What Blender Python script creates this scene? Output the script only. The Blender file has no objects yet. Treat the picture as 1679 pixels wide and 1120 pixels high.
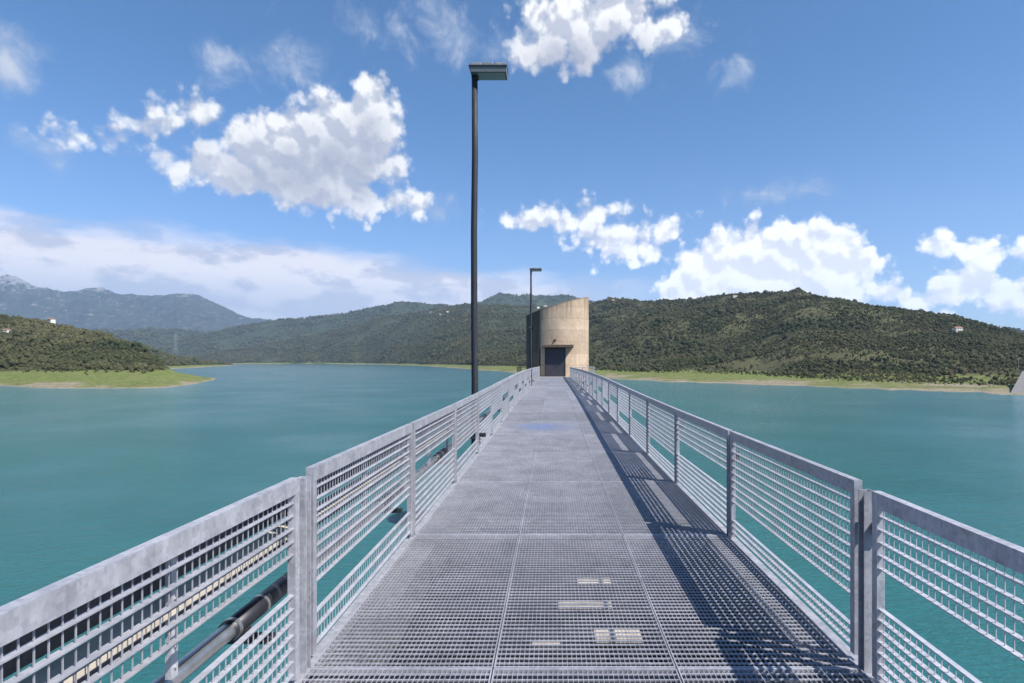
import bpy, math, random
import numpy as np
from mathutils import Vector, Matrix

random.seed(7)
RNG = np.random.default_rng(11)
sc = bpy.context.scene
COL = sc.collection
R = math.radians

# ------------------------------------------------------------------ camera, sun, world, exposure
F = 977.0            # focal length in photo pixels
VX, VY = 907.0, 592.0  # vanishing point of the bridge in the photo
EYE = 1.65
WATER = EYE - 20.0
cam_d = bpy.data.cameras.new('camera'); cam = bpy.data.objects.new('camera', cam_d); COL.objects.link(cam)
cam.location = (0, 0, EYE); cam.rotation_euler = (R(90), 0, 0)
cam_d.sensor_width = 36; cam_d.lens = 36 * F / 1679
cam_d.shift_x = -(VX - 839.5) / 1679; cam_d.shift_y = (VY - 560) / 1679
cam_d.clip_start = 0.05; cam_d.clip_end = 60000
sc.camera = cam

SUN = Vector((0.73, -0.45, 1.0)).normalized()
sun_d = bpy.data.lights.new('sun', 'SUN'); sun = bpy.data.objects.new('sun', sun_d); COL.objects.link(sun)
sun.rotation_euler = SUN.to_track_quat('Z', 'Y').to_euler(); sun.location = (0, 0, 40)
sun_d.energy = 4.8; sun_d.angle = R(0.5); sun_d.color = (1.0, 0.955, 0.89)

sc.view_settings.view_transform = 'Standard'; sc.view_settings.look = 'None'
sc.view_settings.exposure = 0.74; sc.view_settings.gamma = 1.0
sc.cycles.max_bounces = 6; sc.cycles.diffuse_bounces = 3; sc.cycles.glossy_bounces = 3
sc.cycles.volume_bounces = 0; sc.cycles.transparent_max_bounces = 8

SKY_STRENGTH = 0.071

class NT:
    """small helper for node trees"""
    def __init__(s, nt): s.nt = nt; s.n = nt.nodes; s.l = nt.links
    def node(s, t, **kw):
        nd = s.n.new(t)
        for k, v in kw.items(): setattr(nd, k, v)
        return nd
    def put(s, sock, v):
        if v is None: return
        if isinstance(v, bpy.types.NodeSocket): s.l.new(v, sock)
        else: sock.default_value = v
    def math(s, op, a, b=None, c=None, clamp=False):
        nd = s.node('ShaderNodeMath', operation=op, use_clamp=clamp)
        for i, v in enumerate((a, b, c)): s.put(nd.inputs[i], v)
        return nd.outputs[0]
    def vmath(s, op, a, b=None, c=None, out=0):
        nd = s.node('ShaderNodeVectorMath', operation=op)
        for i, v in enumerate((a, b, c)):
            if v is not None: s.put(nd.inputs[i], v)
        return nd.outputs[out]
    def maprange(s, v, a, b, c=0., d=1., smooth=False):
        nd = s.node('ShaderNodeMapRange', interpolation_type='SMOOTHSTEP' if smooth else 'LINEAR')
        for i, x in enumerate((v, a, b, c, d)): s.put(nd.inputs[i], x)
        return nd.outputs[0]
    def mix(s, f, a, b, blend='MIX'):
        nd = s.node('ShaderNodeMix', data_type='RGBA', blend_type=blend)
        s.put(nd.inputs[0], f); s.put(nd.inputs[6], a); s.put(nd.inputs[7], b)
        return nd.outputs[2]
    def noise(s, vec, scale, detail=4, rough=.55, dist=0., out=0, dim='3D'):
        nd = s.node('ShaderNodeTexNoise', noise_dimensions=dim)
        if vec is not None: s.put(nd.inputs['Vector'], vec)
        nd.inputs['Scale'].default_value = scale; nd.inputs['Detail'].default_value = detail
        nd.inputs['Roughness'].default_value = rough; nd.inputs['Distortion'].default_value = dist
        return nd.outputs[out]
    def voro(s, vec, scale, detail=0, rough=.5, feature='F1', out='Distance', smooth=.3, dim='3D'):
        nd = s.node('ShaderNodeTexVoronoi', feature=feature, voronoi_dimensions=dim)
        if vec is not None: s.put(nd.inputs['Vector'], vec)
        nd.inputs['Scale'].default_value = scale; nd.inputs['Detail'].default_value = detail
        nd.inputs['Roughness'].default_value = rough
        if feature == 'SMOOTH_F1': nd.inputs['Smoothness'].default_value = smooth
        return nd.outputs[out]

def C4(r, g, b): return (r, g, b, 1.0)

# ---- clouds: ellipsoidal bodies given as azimuth / elevation (hundredths of photo px), broken up by billowy noise
def azel(x, y):
    u, v = (x - VX) / F, (VY - y) / F
    return math.atan(u) * 10, math.atan2(v, math.hypot(1, u)) * 10
DBIAS = .115
DENSE = [  # x, y, rx, ry
    (352,276,56,36),(430,240,62,62),(500,250,80,70),(560,215,66,66),(618,160,34,38),(610,215,50,70),(600,262,62,50),(318,284,32,20),(380,290,70,34),(530,280,90,50),
    (470,300,110,38),(560,312,75,34),(630,335,38,24),(688,331,18,13),
    (940,40,88,58),(1010,28,84,50),(895,84,56,30),(1075,46,48,26),(970,80,50,30),
    (135,224,42,22),(190,228,56,26),(235,212,40,22),(275,198,32,18),(320,184,32,22),(225,242,36,10),
    (930,362,66,20),(975,348,36,18),(865,368,28,12),(1015,398,58,28),(1090,376,26,14),
    (1138,434,42,42),(1195,426,48,50),(1250,404,50,38),(1290,398,46,46),(1340,412,50,48),(1388,436,48,50),(1290,450,130,60),(1180,470,90,50),(1310,485,95,50),(1225,500,120,40),
    (1565,405,36,16),(1615,408,48,19),(1650,414,24,12),(1600,462,36,34),(1565,480,40,26),(1474,490,20,13),(1535,494,26,14),(1655,488,50,24),
    (1770,440,60,40),(1900,400,90,50),(-180,330,120,60),
]
THIN = [
    (466,114,46,28),(8,92,40,42),(720,50,52,36),(712,22,26,26),(640,40,52,18),
    (1110,56,40,20),(1038,122,20,18),(1212,122,14,10),(850,80,40,24),
    (1245,322,24,7),(722,347,10,7),(60,250,22,14),(350,95,20,14),
]
world = bpy.data.worlds.new('World'); sc.world = world; world.use_nodes = True
w = NT(world.node_tree); w.n.clear()
def cloud_group():
    g = bpy.data.node_groups.new('cloud_density', 'ShaderNodeTree')
    g.interface.new_socket('P', in_out='INPUT', socket_type='NodeSocketVector')
    g.interface.new_socket('Dense', in_out='OUTPUT', socket_type='NodeSocketFloat')
    g.interface.new_socket('Thin', in_out='OUTPUT', socket_type='NodeSocketFloat')
    g.interface.new_socket('Bank', in_out='OUTPUT', socket_type='NodeSocketFloat')
    k = NT(g); gi = k.node('NodeGroupInput'); go = k.node('NodeGroupOutput')
    P = gi.outputs[0]
    wn = k.noise(P, 1.3, 2, .5, out=1, dim='2D')
    warp = k.vmath('SCALE', k.vmath('SUBTRACT', wn, (.5, .5, .5))); 
    warp.node.inputs['Scale'].default_value = .24
    Pw = k.vmath('ADD', P, warp)
    Pw = k.vmath('MULTIPLY', Pw, (1, 1, 0))
    def union(lst, sm):
        acc = None
        for (x, y, rx, ry) in lst:
            cx, cy = azel(x, y); ax = azel(x + rx, y)[0] - cx; ay = azel(x, y - ry)[1] - cy
            ax = max(ax, .05); ay = max(ay, .05)
            v = k.vmath('MULTIPLY_ADD', Pw, (1/ax, 1/ay, 0), (-cx/ax, -cy/ay, 0))
            L = k.vmath('LENGTH', v, out=1)
            L = k.math('MULTIPLY_ADD', L, min(ax, ay), -min(ax, ay))
            acc = L if acc is None else k.math('SMOOTH_MIN', acc, L, sm)
        return k.math('MULTIPLY', acc, -1.0)     # positive inside, in units of 100 px
    k.l.new(union(DENSE, .13), go.inputs[0])
    k.l.new(union(THIN, .15), go.inputs[1])
    # long bank of cloud low over the left horizon
    sx = k.node('ShaderNodeSeparateXYZ'); k.l.new(P, sx.inputs[0])
    X, Y = sx.outputs[0], sx.outputs[1]
    top = k.maprange(X, azel(420,0)[0], azel(960,0)[0], azel(420,383)[1], azel(960,446)[1], True)
    fst = k.noise(k.vmath('MULTIPLY', P, (.55, 2.2, 1)), 1.3, 8, .6, dim='2D')
    b = k.math('SUBTRACT', k.math('MULTIPLY_ADD', k.math('SUBTRACT', fst, .5), .55, top), Y)
    k.l.new(b, go.inputs[2])
    return g
cg = cloud_group()
tc = w.node('ShaderNodeTexCoord')
sp = w.node('ShaderNodeSeparateXYZ'); w.l.new(tc.outputs['Generated'], sp.inputs[0])
az = w.math('MULTIPLY', w.math('ARCTAN2', sp.outputs[0], sp.outputs[1]), 10.0)
el = w.math('MULTIPLY', w.math('ARCSINE', sp.outputs[2]), 10.0)
cmb = w.node('ShaderNodeCombineXYZ'); w.l.new(az, cmb.inputs[0]); w.l.new(el, cmb.inputs[1])
P = cmb.outputs[0]
def cg_at(off):
    nd = w.node('ShaderNodeGroup', node_tree=cg)
    w.l.new(w.vmath('ADD', P, off) if off else P, nd.inputs[0]); return nd.outputs
A = cg_at(None); Cc = cg_at((.10, .42, 0))
def billow(off, det=3):
    q = w.vmath('ADD', P, off) if off else P
    v = w.math('SUBTRACT', .62, w.voro(q, 2.1, det, .5, 'SMOOTH_F1', smooth=.25, dim='2D'))
    f_ = w.math('SUBTRACT', w.noise(q, 3.4, 5, .6, dim='2D'), .5)
    return w.math('MULTIPLY_ADD', v, .34, w.math('MULTIPLY', f_, .26))
n0 = billow(None); n1 = billow((.05, .16, 0), 2)
sky = w.node('ShaderNodeTexSky', sky_type='NISHITA')
sky.sun_disc = False; sky.sun_elevation = math.asin(SUN.z); sky.sun_rotation = math.atan2(SUN.x, SUN.y)
sky.altitude = 300; sky.air_density = 1.0; sky.dust_density = .25; sky.ozone_density = 3.0
skt = w.mix(w.maprange(el, .8, 4.6, 0, 1, True), C4(.92, 1.12, 1.42), C4(.58, .98, 1.26))
skc = w.mix(1.0, sky.outputs[0], skt, 'MULTIPLY')
# dense cumulus
D0 = w.math('ADD', w.math('ADD', A[0], n0), DBIAS)
a_d = w.maprange(D0, -.04, w.maprange(el, 1.5, 3.2, .11, .19, True), 0, 1, True)
lit = w.maprange(w.math('SUBTRACT', n0, n1), -.11, .07, 0, 1, True)
under = w.maprange(w.math('MULTIPLY_ADD', n0, .7, Cc[0]), -.18, .5, 0, 1, True)
c_lit = w.mix(lit, w.mix(w.maprange(el, 1.3, 2.6, 0, 1, True), C4(6.9, 7.0, 7.7), C4(5.2, 5.5, 6.4)), C4(9.4, 9.4, 9.4))
lowk = w.maprange(el, .9, 3.2, 1.42, 1.0, True)
lw = w.node('ShaderNodeCombineXYZ'); [w.l.new(lowk, lw.inputs[q]) for q in range(3)]
c_lit = w.mix(1.0, c_lit, lw.outputs[0], 'MULTIPLY')
c_d = w.mix(w.math('MULTIPLY', under, w.maprange(el, 1.3, 2.9, .12, .82, True)), c_lit, C4(3.5, 3.75, 4.8))
# thin high cloud
fth = w.math('SUBTRACT', w.noise(P, 1.7, 7, .66, .3, dim='2D'), .5)
T0 = w.math('MULTIPLY_ADD', fth, 1.15, A[1])
a_t = w.math('MULTIPLY', w.maprange(T0, -.22, .45, 0, 1, True), .86)
c_t = w.mix(w.maprange(w.math('ADD', T0, w.math('MULTIPLY', w.math('SUBTRACT', n0, n1), 2.0)), -.1, .5, 0, 1, True), C4(4.4, 5.1, 6.4), C4(6.6, 6.9, 7.5))
# bank
a_b = w.math('MULTIPLY', w.maprange(A[2], -.03, .34, 0, 1, True), w.maprange(az, azel(1160,0)[0], azel(860,0)[0], 0, 1, True))
a_b = w.math('MULTIPLY', a_b, .93)
bn = w.noise(w.vmath('MULTIPLY', P, (.7, 1.5, 1)), 1.15, 7, .6, dim='2D')
bn2 = w.noise(w.vmath('MULTIPLY', w.vmath('ADD', P, (.03, .12, 0)), (.6, 1.8, 1)), 1.15, 7, .6)
bl = w.maprange(w.math('ADD', w.math('MULTIPLY', w.math('SUBTRACT', bn, bn2), 2.4), w.math('MULTIPLY', w.math('SUBTRACT', bn, .5), 1.3)), -.36, .2, 0, 1, True)
core = w.maprange(el, azel(500,515)[1], azel(500,440)[1], 0, 1, True)
c_b = w.mix(bl, C4(5.3, 5.5, 6.8), C4(8.6, 8.3, 8.8))
c_b = w.mix(w.math('MULTIPLY', w.math('SUBTRACT', 1.0, core), .65), c_b, C4(3.9, 4.7, 6.6))
c_b = w.mix(1.0, c_b, w.mix(w.maprange(el, .6, 2.2, 0, 1, True), C4(1.3, 1.28, 1.22), C4(1.08, 1.06, 1.04)), 'MULTIPLY')
out = w.mix(a_b, skc, c_b)
out = w.mix(a_t, out, c_t)
out = w.mix(a_d, out, c_d)
bg = w.node('ShaderNodeBackground'); w.l.new(out, bg.inputs[0]); bg.inputs[1].default_value = SKY_STRENGTH
wo = w.node('ShaderNodeOutputWorld'); w.l.new(bg.outputs[0], wo.inputs[0])
world.cycles.sampling_method = 'MANUAL'; world.cycles.sample_map_resolution = 512

# ------------------------------------------------------------------ materials
def material(name):
    m = bpy.data.materials.new(name); m.use_nodes = True
    t = NT(m.node_tree); bs = t.n['Principled BSDF']
    return m, t, bs
def pos(t): return t.node('ShaderNodeNewGeometry').outputs['Position']
def bump(t, bs, h, strength=.3, dist=.01):
    b = t.node('ShaderNodeBump'); b.inputs['Strength'].default_value = strength; b.inputs['Distance'].default_value = dist
    t.l.new(h, b.inputs['Height']); t.l.new(b.outputs[0], bs.inputs['Normal'])
def mat_galv(name, a, b, rough=.5, metal=.25, scale=6):
    m, t, bs = material(name); p = pos(t)
    n = t.noise(p, scale, 6, .6); sp_ = t.voro(p, 48, 0, out='Color'); st = t.noise(t.vmath('MULTIPLY', p, (9, 9, .9)), 2.4, 6, .65)
    spx = t.node('ShaderNodeSeparateXYZ'); t.l.new(sp_, spx.inputs[0])
    f = t.math('ADD', t.math('MULTIPLY', n, .5), t.math('ADD', t.math('MULTIPLY', spx.outputs[0], .16), t.math('MULTIPLY', st, .42)))
    c = t.mix(t.maprange(f, .38, .72), a, b)
    c = t.mix(t.maprange(st, .64, .74, 0, .35), c, C4(.75, .75, .77))
    rust = t.maprange(t.noise(p, 2.7, 9, .72), .655, .71, 0, .6)
    c = t.mix(rust, c, C4(.20, .115, .07))
    oi = t.node('ShaderNodeObjectInfo').outputs['Random']
    c = t.mix(1.0, c, t.mix(oi, C4(.86, .86, .86), C4(1.08, 1.08, 1.08)), 'MULTIPLY')
    t.l.new(c, bs.inputs['Base Color']); bs.inputs['Metallic'].default_value = metal
    t.l.new(t.maprange(n, .3, .7, rough - .1, rough + .15), bs.inputs['Roughness'])
    bump(t, bs, n, .15, .002)
    return m
GALV = mat_galv('galvanised_steel', C4(.285, .283, .312), C4(.51, .505, .54))
def blue_patch(m):  # soft bluish patch mixed into the grating colour partway along the deck
    t = NT(m.node_tree); bs = t.n['Principled BSDF']; old = bs.inputs['Base Color'].links[0].from_socket; p = pos(t)
    v = t.vmath('LENGTH', t.vmath('DIVIDE', t.vmath('SUBTRACT', p, (-.25, 14.4, .08)), (1.1, 1.2, 1)), out=1)
    f = t.math('MULTIPLY', t.maprange(v, .2, 1.0, 1, 0, True), t.maprange(t.noise(p, 2.2, 5), .35, .6, .1, .6))
    t.l.new(t.mix(f, old, C4(.16, .26, .52)), bs.inputs['Base Color'])
    return m
GRATE = mat_galv('galvanised_grating', C4(.29, .295, .33), C4(.47, .47, .52), .55, .2, 2.2)
WIRE = mat_galv('galvanised_wire', C4(.34, .34, .375), C4(.50, .50, .54), .45, .2)
DARKS = mat_galv('dark_painted_steel', C4(.010, .012, .018), C4(.026, .028, .038), .65, .0)
DUCT = mat_galv('weathered_dark_duct', C4(.035, .036, .045), C4(.08, .078, .09), .6, .0)
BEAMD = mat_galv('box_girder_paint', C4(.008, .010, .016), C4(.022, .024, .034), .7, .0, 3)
BEAMM = mat_galv('bridge_beam_steel', C4(.10, .10, .11), C4(.2, .2, .21), .6, .1)
def mat_simple(name, col, rough=.6, metal=0., var=.25, scale=5., bmp=.1):
    m, t, bs = material(name); p = pos(t); n = t.noise(p, scale, 6, .6)
    c2 = tuple(max(0, x * (1 - var)) for x in col[:3]) + (1,)
    t.l.new(t.mix(t.maprange(n, .3, .7), c2, col), bs.inputs['Base Color'])
    bs.inputs['Roughness'].default_value = rough; bs.inputs['Metallic'].default_value = metal
    bump(t, bs, n, bmp, .005)
    return m
RUBBER = mat_simple('black_rubber', C4(.02, .02, .028), .45)
CHROME = mat_simple('bare_metal_pipe', C4(.6, .58, .56), .3, .85, .35, 9)
PLANKM = mat_simple('weathered_beige_board', C4(.62, .54, .44), .8, 0, .3, 14)
GLASSM = mat_simple('frosted_lamp_glass', C4(.40, .33, .34), .35, 0, .2)
WHITE = mat_simple('white_plaster', C4(.72, .68, .6), .8, 0, .15, 2)
TILE = mat_simple('roof_tile', C4(.35, .2, .14), .8, 0, .3, 3)
PANE = mat_simple('dark_window', C4(.04, .045, .05), .2, 0, .1)

def mat_concrete(name, a, b, stain, zt=None, boards=True, shade_x=None):
    m, t, bs = material(name); p = pos(t)
    n = t.noise(p, .55, 8, .62); n2 = t.noise(p, 4, 6, .6)
    c = t.mix(t.maprange(n, .32, .68), a, b)
    c = t.mix(t.maprange(n2, .3, .7, 0, .35), c, stain)
    s = t.node('ShaderNodeSeparateXYZ'); t.l.new(p, s.inputs[0])
    # drips running down the wall
    dr = t.noise(t.vmath('MULTIPLY', p, (2.3, 2.3, .16)), 1.4, 7, .65)
    if zt is not None:
        zz = t.math('ADD', s.outputs[2], t.math('ADD', t.math('MULTIPLY', s.outputs[0], -zt[1]), t.math('MULTIPLY', s.outputs[1], -zt[2])))
        near = t.maprange(zz, zt[0] - 2.6, zt[0], 0, 1, True)
        c = t.mix(t.math('MULTIPLY', near, t.maprange(dr, .42, .66, 0, .95)), c, stain)
        edge = t.maprange(zz, zt[0] - .22, zt[0] - .05, 0, .6, True)
        c = t.mix(edge, c, stain)
    c = t.mix(t.maprange(dr, .56, .75, 0, .5), c, stain)
    h = n2
    if boards:
        lz = t.math('FRACT', t.math('DIVIDE', s.outputs[2], 1.22))
        ln = t.maprange(t.math('ABSOLUTE', t.math('SUBTRACT', lz, .5)), .472, .5, 0, 1)
        ln = t.math('MULTIPLY', ln, t.maprange(t.noise(p, 1.3, 3), .35, .6, .25, .9))
        vx = t.math('FRACT', t.math('DIVIDE', s.outputs[0], .55)); vl = t.maprange(t.math('ABSOLUTE', t.math('SUBTRACT', vx, .5)), .47, .5, 0, .28)
        ln = t.math('MAXIMUM', ln, vl)
        lift = t.node('ShaderNodeTexWhiteNoise', noise_dimensions='1D'); t.l.new(t.math('FLOOR', t.math('DIVIDE', s.outputs[2], 1.22)), lift.inputs['W'])
        c = t.mix(t.math('MULTIPLY', lift.outputs['Value'], .22), c, stain)
        c = t.mix(ln, c, stain)
    if shade_x is not None:   # side turned from the sun, its shade painted into the wall colour
        c = t.mix(t.math('MULTIPLY', t.math('LESS_THAN', s.outputs[0], shade_x), t.maprange(dr, .3, .6, .93, .72)), c, C4(.032, .027, .023))
    t.l.new(c, bs.inputs['Base Color']); bs.inputs['Roughness'].default_value = .9
    bump(t, bs, h, .35, .02)
    return m

def mat_door():
    m, t, bs = material('dark_door_paint'); p = pos(t)
    n = t.noise(t.vmath('MULTIPLY', p, (3, 3, .5)), 3, 6, .6)
    t.l.new(t.mix(n, C4(.022, .022, .034), C4(.06, .058, .08)), bs.inputs['Base Color']); bs.inputs['Roughness'].default_value = .55
    return m
DOORM = mat_door()

def mat_water():
    m, t, bs = material('lake_water'); p = pos(t)
    big = t.noise(t.vmath('MULTIPLY', p, (1, 1.6, 1)), .012, 5, .55)
    col = t.mix(t.maprange(big, .3, .7), C4(.020, .112, .117), C4(.028, .137, .142))
    t.l.new(col, bs.inputs['Base Color'])
    bs.inputs['Roughness'].default_value = .12; bs.inputs['IOR'].default_value = 1.333; bs.inputs['Specular IOR Level'].default_value = .34
    pv = t.vmath('MULTIPLY', p, (1.0, 1.9, 1))
    w1 = t.noise(pv, .9, 5, .62, .4); w2 = t.noise(pv, .16, 4, .55, .3)
    patch = t.maprange(t.noise(p, .02, 4, .6), .35, .65, .35, 1.0)
    h = t.math('MULTIPLY', t.math('ADD', t.math('MULTIPLY', w1, 1.25), t.math('MULTIPLY', w2, 1.3)), patch)
    bump(t, bs, h, .8, .42)
    return m
WATERM = mat_water()

def mat_ground(name, grass, scrub, dirt, sandy=True, rock=None, wsc=.02, shelf=7.0):
    m, t, bs = material(name); p = pos(t)
    s = t.node('ShaderNodeSeparateXYZ'); t.l.new(p, s.inputs[0])
    n = t.noise(p, wsc, 9, .65); n2 = t.noise(p, wsc * 6, 7, .65)
    c = t.mix(t.maprange(n, .38, .6), scrub, grass)
    c = t.mix(t.maprange(n2, .55, .72, 0, .7), c, dirt)
    z = t.math('SUBTRACT', s.outputs[2], WATER)
    if sandy:
        zz = t.math('ADD', z, t.math('MULTIPLY', t.math('SUBTRACT', n2, .5), 5.0))
        zz = t.math('ADD', zz, t.math('MULTIPLY', t.math('SUBTRACT', n, .5), 9.0))
        gr = t.mix(t.maprange(n2, .35, .65), C4(.115, .165, .040), C4(.20, .20, .075))
        c = t.mix(t.maprange(zz, shelf, shelf + 1.5, 1, 0), c, gr)
        zs_ = t.math('ADD', zz, t.maprange(t.noise(t.vmath('ADD', p, (91, 13, 0)), .014, 5, .62), .45, .64, 1.5, -1.6))
        c = t.mix(t.maprange(zs_, 1.2, 2.6, 1, 0), c, t.mix(n2, C4(.20, .165, .105), C4(.40, .345, .25)))
        band = t.maprange(t.math('SINE', t.math('MULTIPLY_ADD', z, 5.5, t.math('MULTIPLY', n2, 5.0))), .2, .9, 0, .45)
        c = t.mix(t.math('MULTIPLY', band, t.maprange(z, 2.0, 4.0, 1, 0)), c, C4(.15, .125, .085))
        c = t.mix(t.maprange(z, .15, .35, 1, 0), c, C4(.28, .24, .18))
    if rock:
        geo = t.node('ShaderNodeNewGeometry'); sn = t.node('ShaderNodeSeparateXYZ'); t.l.new(geo.outputs['Normal'], sn.inputs[0])
        rz = t.math('ADD', t.maprange(z, rock[0], rock[1]), t.math('MULTIPLY', t.math('SUBTRACT', t.noise(p, wsc * 2.5, 9, .7), .5), 3.2))
        c = t.mix(t.maprange(rz, .55, .8, 0, .9), c, C4(.27, .26, .27))
        pt = t.maprange(t.noise(t.vmath('MULTIPLY', p, (1, 1, 3.5)), wsc * 2.4, 9, .72), .57, .66, 0, .75)
        c = t.mix(pt, c, C4(.33, .29, .26))
    c = t.mix(t.maprange(t.noise(p, wsc * 14, 6, .7), .5, .62, 0, .55), c, C4(.035, .045, .020)) if not rock else c
    t.l.new(c, bs.inputs['Base Color']); bs.inputs['Roughness'].default_value = .95
    bs.inputs['Specular IOR Level'].default_value = .1
    n3 = t.noise(p, wsc * 22, 5, .7)
    bump(t, bs, t.math('ADD', n2, t.math('MULTIPLY', n3, .6)), .9, 1.0 / wsc * .04)
    return m

def mat_leaf(name, a, b, c3):
    m, t, bs = material(name)
    oi = t.node('ShaderNodeObjectInfo').outputs['Random']; p = pos(t)
    reg = t.noise(p, .009, 5, .62)
    col = t.mix(oi, a, b); col = t.mix(t.maprange(reg, .42, .60, 0, .8), col, c3); col = t.mix(t.maprange(t.noise(p, .02, 3, .6), .52, .66, 0, .75), col, C4(.020, .034, .016))
    fine = t.noise(p, .9, 3, .6)
    col = t.mix(t.maprange(fine, .4, .75, 0, .5), col, C4(.095, .115, .04))
    t.l.new(col, bs.inputs['Base Color']); bs.inputs['Roughness'].default_value = .75
    bs.inputs['Specular IOR Level'].default_value = .2
    return m
LEAF = mat_leaf('broadleaf_foliage', C4(.032, .044, .020), C4(.095, .098, .042), C4(.125, .108, .058))
BARK = mat_simple('bark', C4(.09, .07, .05), .9)

blue_patch(GRATE)
# ------------------------------------------------------------------ mesh helpers
class MB:
    def __init__(s): s.v = []; s.f = []
    def box(s, x0, y0, z0, x1, y1, z1):
        b = len(s.v)
        s.v += [(x0,y0,z0),(x1,y0,z0),(x1,y1,z0),(x0,y1,z0),(x0,y0,z1),(x1,y0,z1),(x1,y1,z1),(x0,y1,z1)]
        s.f += [(b,b+3,b+2,b+1),(b+4,b+5,b+6,b+7),(b,b+1,b+5,b+4),(b+1,b+2,b+6,b+5),(b+2,b+3,b+7,b+6),(b+3,b,b+4,b+7)]
        return s
    def tube(s, p0, p1, r0, r1=None, n=12, cap=True):
        r1 = r0 if r1 is None else r1
        p0, p1 = Vector(p0), Vector(p1); q = (p1 - p0).to_track_quat('Z', 'Y'); b = len(s.v)
        for p, r in ((p0, r0), (p1, r1)):
            for i in range(n):
                a = 2 * math.pi * i / n; s.v.append(tuple(p + q @ Vector((r * math.cos(a), r * math.sin(a), 0))))
        for i in range(n):
            j = (i + 1) % n; s.f.append((b+i, b+j, b+n+j, b+n+i))
        if cap: s.f.append(tuple(b + i for i in reversed(range(n)))); s.f.append(tuple(b + n + i for i in range(n)))
        return s
    def prism(s, pts, y0, y1):
        """pts: (x,z) outline extruded along y"""
        b = len(s.v); n = len(pts)
        s.v += [(x, y0, z) for x, z in pts] + [(x, y1, z) for x, z in pts]
        for i in range(n):
            j = (i + 1) % n; s.f.append((b+i, b+n+i, b+n+j, b+j))
        s.f.append(tuple(b + i for i in range(n))); s.f.append(tuple(b + n + i for i in reversed(range(n))))
        return s
    def mesh(s, name, m, smooth=False, bev=0):
        me = bpy.data.meshes.new(name); me.from_pydata(s.v, [], s.f); me.materials.append(m)
        if smooth:
            for p in me.polygons: p.use_smooth = True
        me.update(); return me
    def build(s, name, m, parent=None, loc=(0,0,0), smooth=False, bev=0):
        o = bpy.data.objects.new(name, s.mesh(name, m, smooth)); COL.objects.link(o); o.location = loc
        if parent: o.parent = parent
        if bev:
            md = o.modifiers.new('bevel', 'BEVEL'); md.width = bev; md.segments = 2; md.limit_method = 'ANGLE'
        return o
def tag(o, label=None, cat=None, group=None, kind=None):
    if label: o['label'] = label
    if cat: o['category'] = cat
    if group: o['group'] = group
    if kind: o['kind'] = kind
    return o
def empty(name, loc=(0,0,0), rz=0.):
    o = bpy.data.objects.new(name, None); COL.objects.link(o); o.location = loc; o.rotation_euler = (0, 0, rz)
    o.empty_display_size = .2; return o
def inst(name, me, parent=None, loc=(0,0,0), rot=(0,0,0)):
    o = bpy.data.objects.new(name, me); COL.objects.link(o); o.location = loc; o.rotation_euler = rot
    if parent: o.parent = parent
    return o
def copy_tree(o, parent=None):
    c = o.copy(); COL.objects.link(c)
    if parent: c.parent = parent
    for ch in [x for x in KIDS.get(o.name, [])]: copy_tree(ch, c)
    return c
KIDS = {}
def index_kids():
    KIDS.clear()
    for o in sc.objects:
        if o.parent: KIDS.setdefault(o.parent.name, []).append(o)

def sstep(a, b, x):
    t = min(1, max(0, (x - a) / (b - a))); return t * t * (3 - 2 * t)
def camber(y):   # gentle rise of the bridge
    return .155 * sstep(6, 25, y) - .10 * sstep(32, 62, y)

# ------------------------------------------------------------------ numpy noise for terrain
_perm = RNG.permutation(512); _perm = np.concatenate([_perm, _perm]); _val = RNG.random(1024)
def vnoise(x, y):
    xi = np.floor(x).astype(int); yi = np.floor(y).astype(int); xf = x - xi; yf = y - yi
    u = xf*xf*xf*(xf*(xf*6-15)+10); v = yf*yf*yf*(yf*(yf*6-15)+10)
    def h(a, b): return _val[_perm[(_perm[a & 511] + b) & 511]]
    return (h(xi,yi)*(1-u)+h(xi+1,yi)*u)*(1-v)+(h(xi,yi+1)*(1-u)+h(xi+1,yi+1)*u)*v
def fbm(x, y, o=5, g=.5, ridged=False):
    s = 0; a = 1; n = 0
    for i in range(o):
        k = vnoise(x * 2**i + 17.3*i, y * 2**i - 9.1*i)
        if ridged: k = 1 - np.abs(2*k - 1)
        s = s + a * k; n += a; a *= g
    return s / n

# ------------------------------------------------------------------ setting: water and hills
g = MB(); S = 15500
g.v = [(-S, -2500, WATER), (S, -2500, WATER), (S, 15500, WATER), (-S, 15500, WATER)]; g.f = [(0, 1, 2, 3)]
tag(g.build('water', WATERM), kind='structure')

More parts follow.
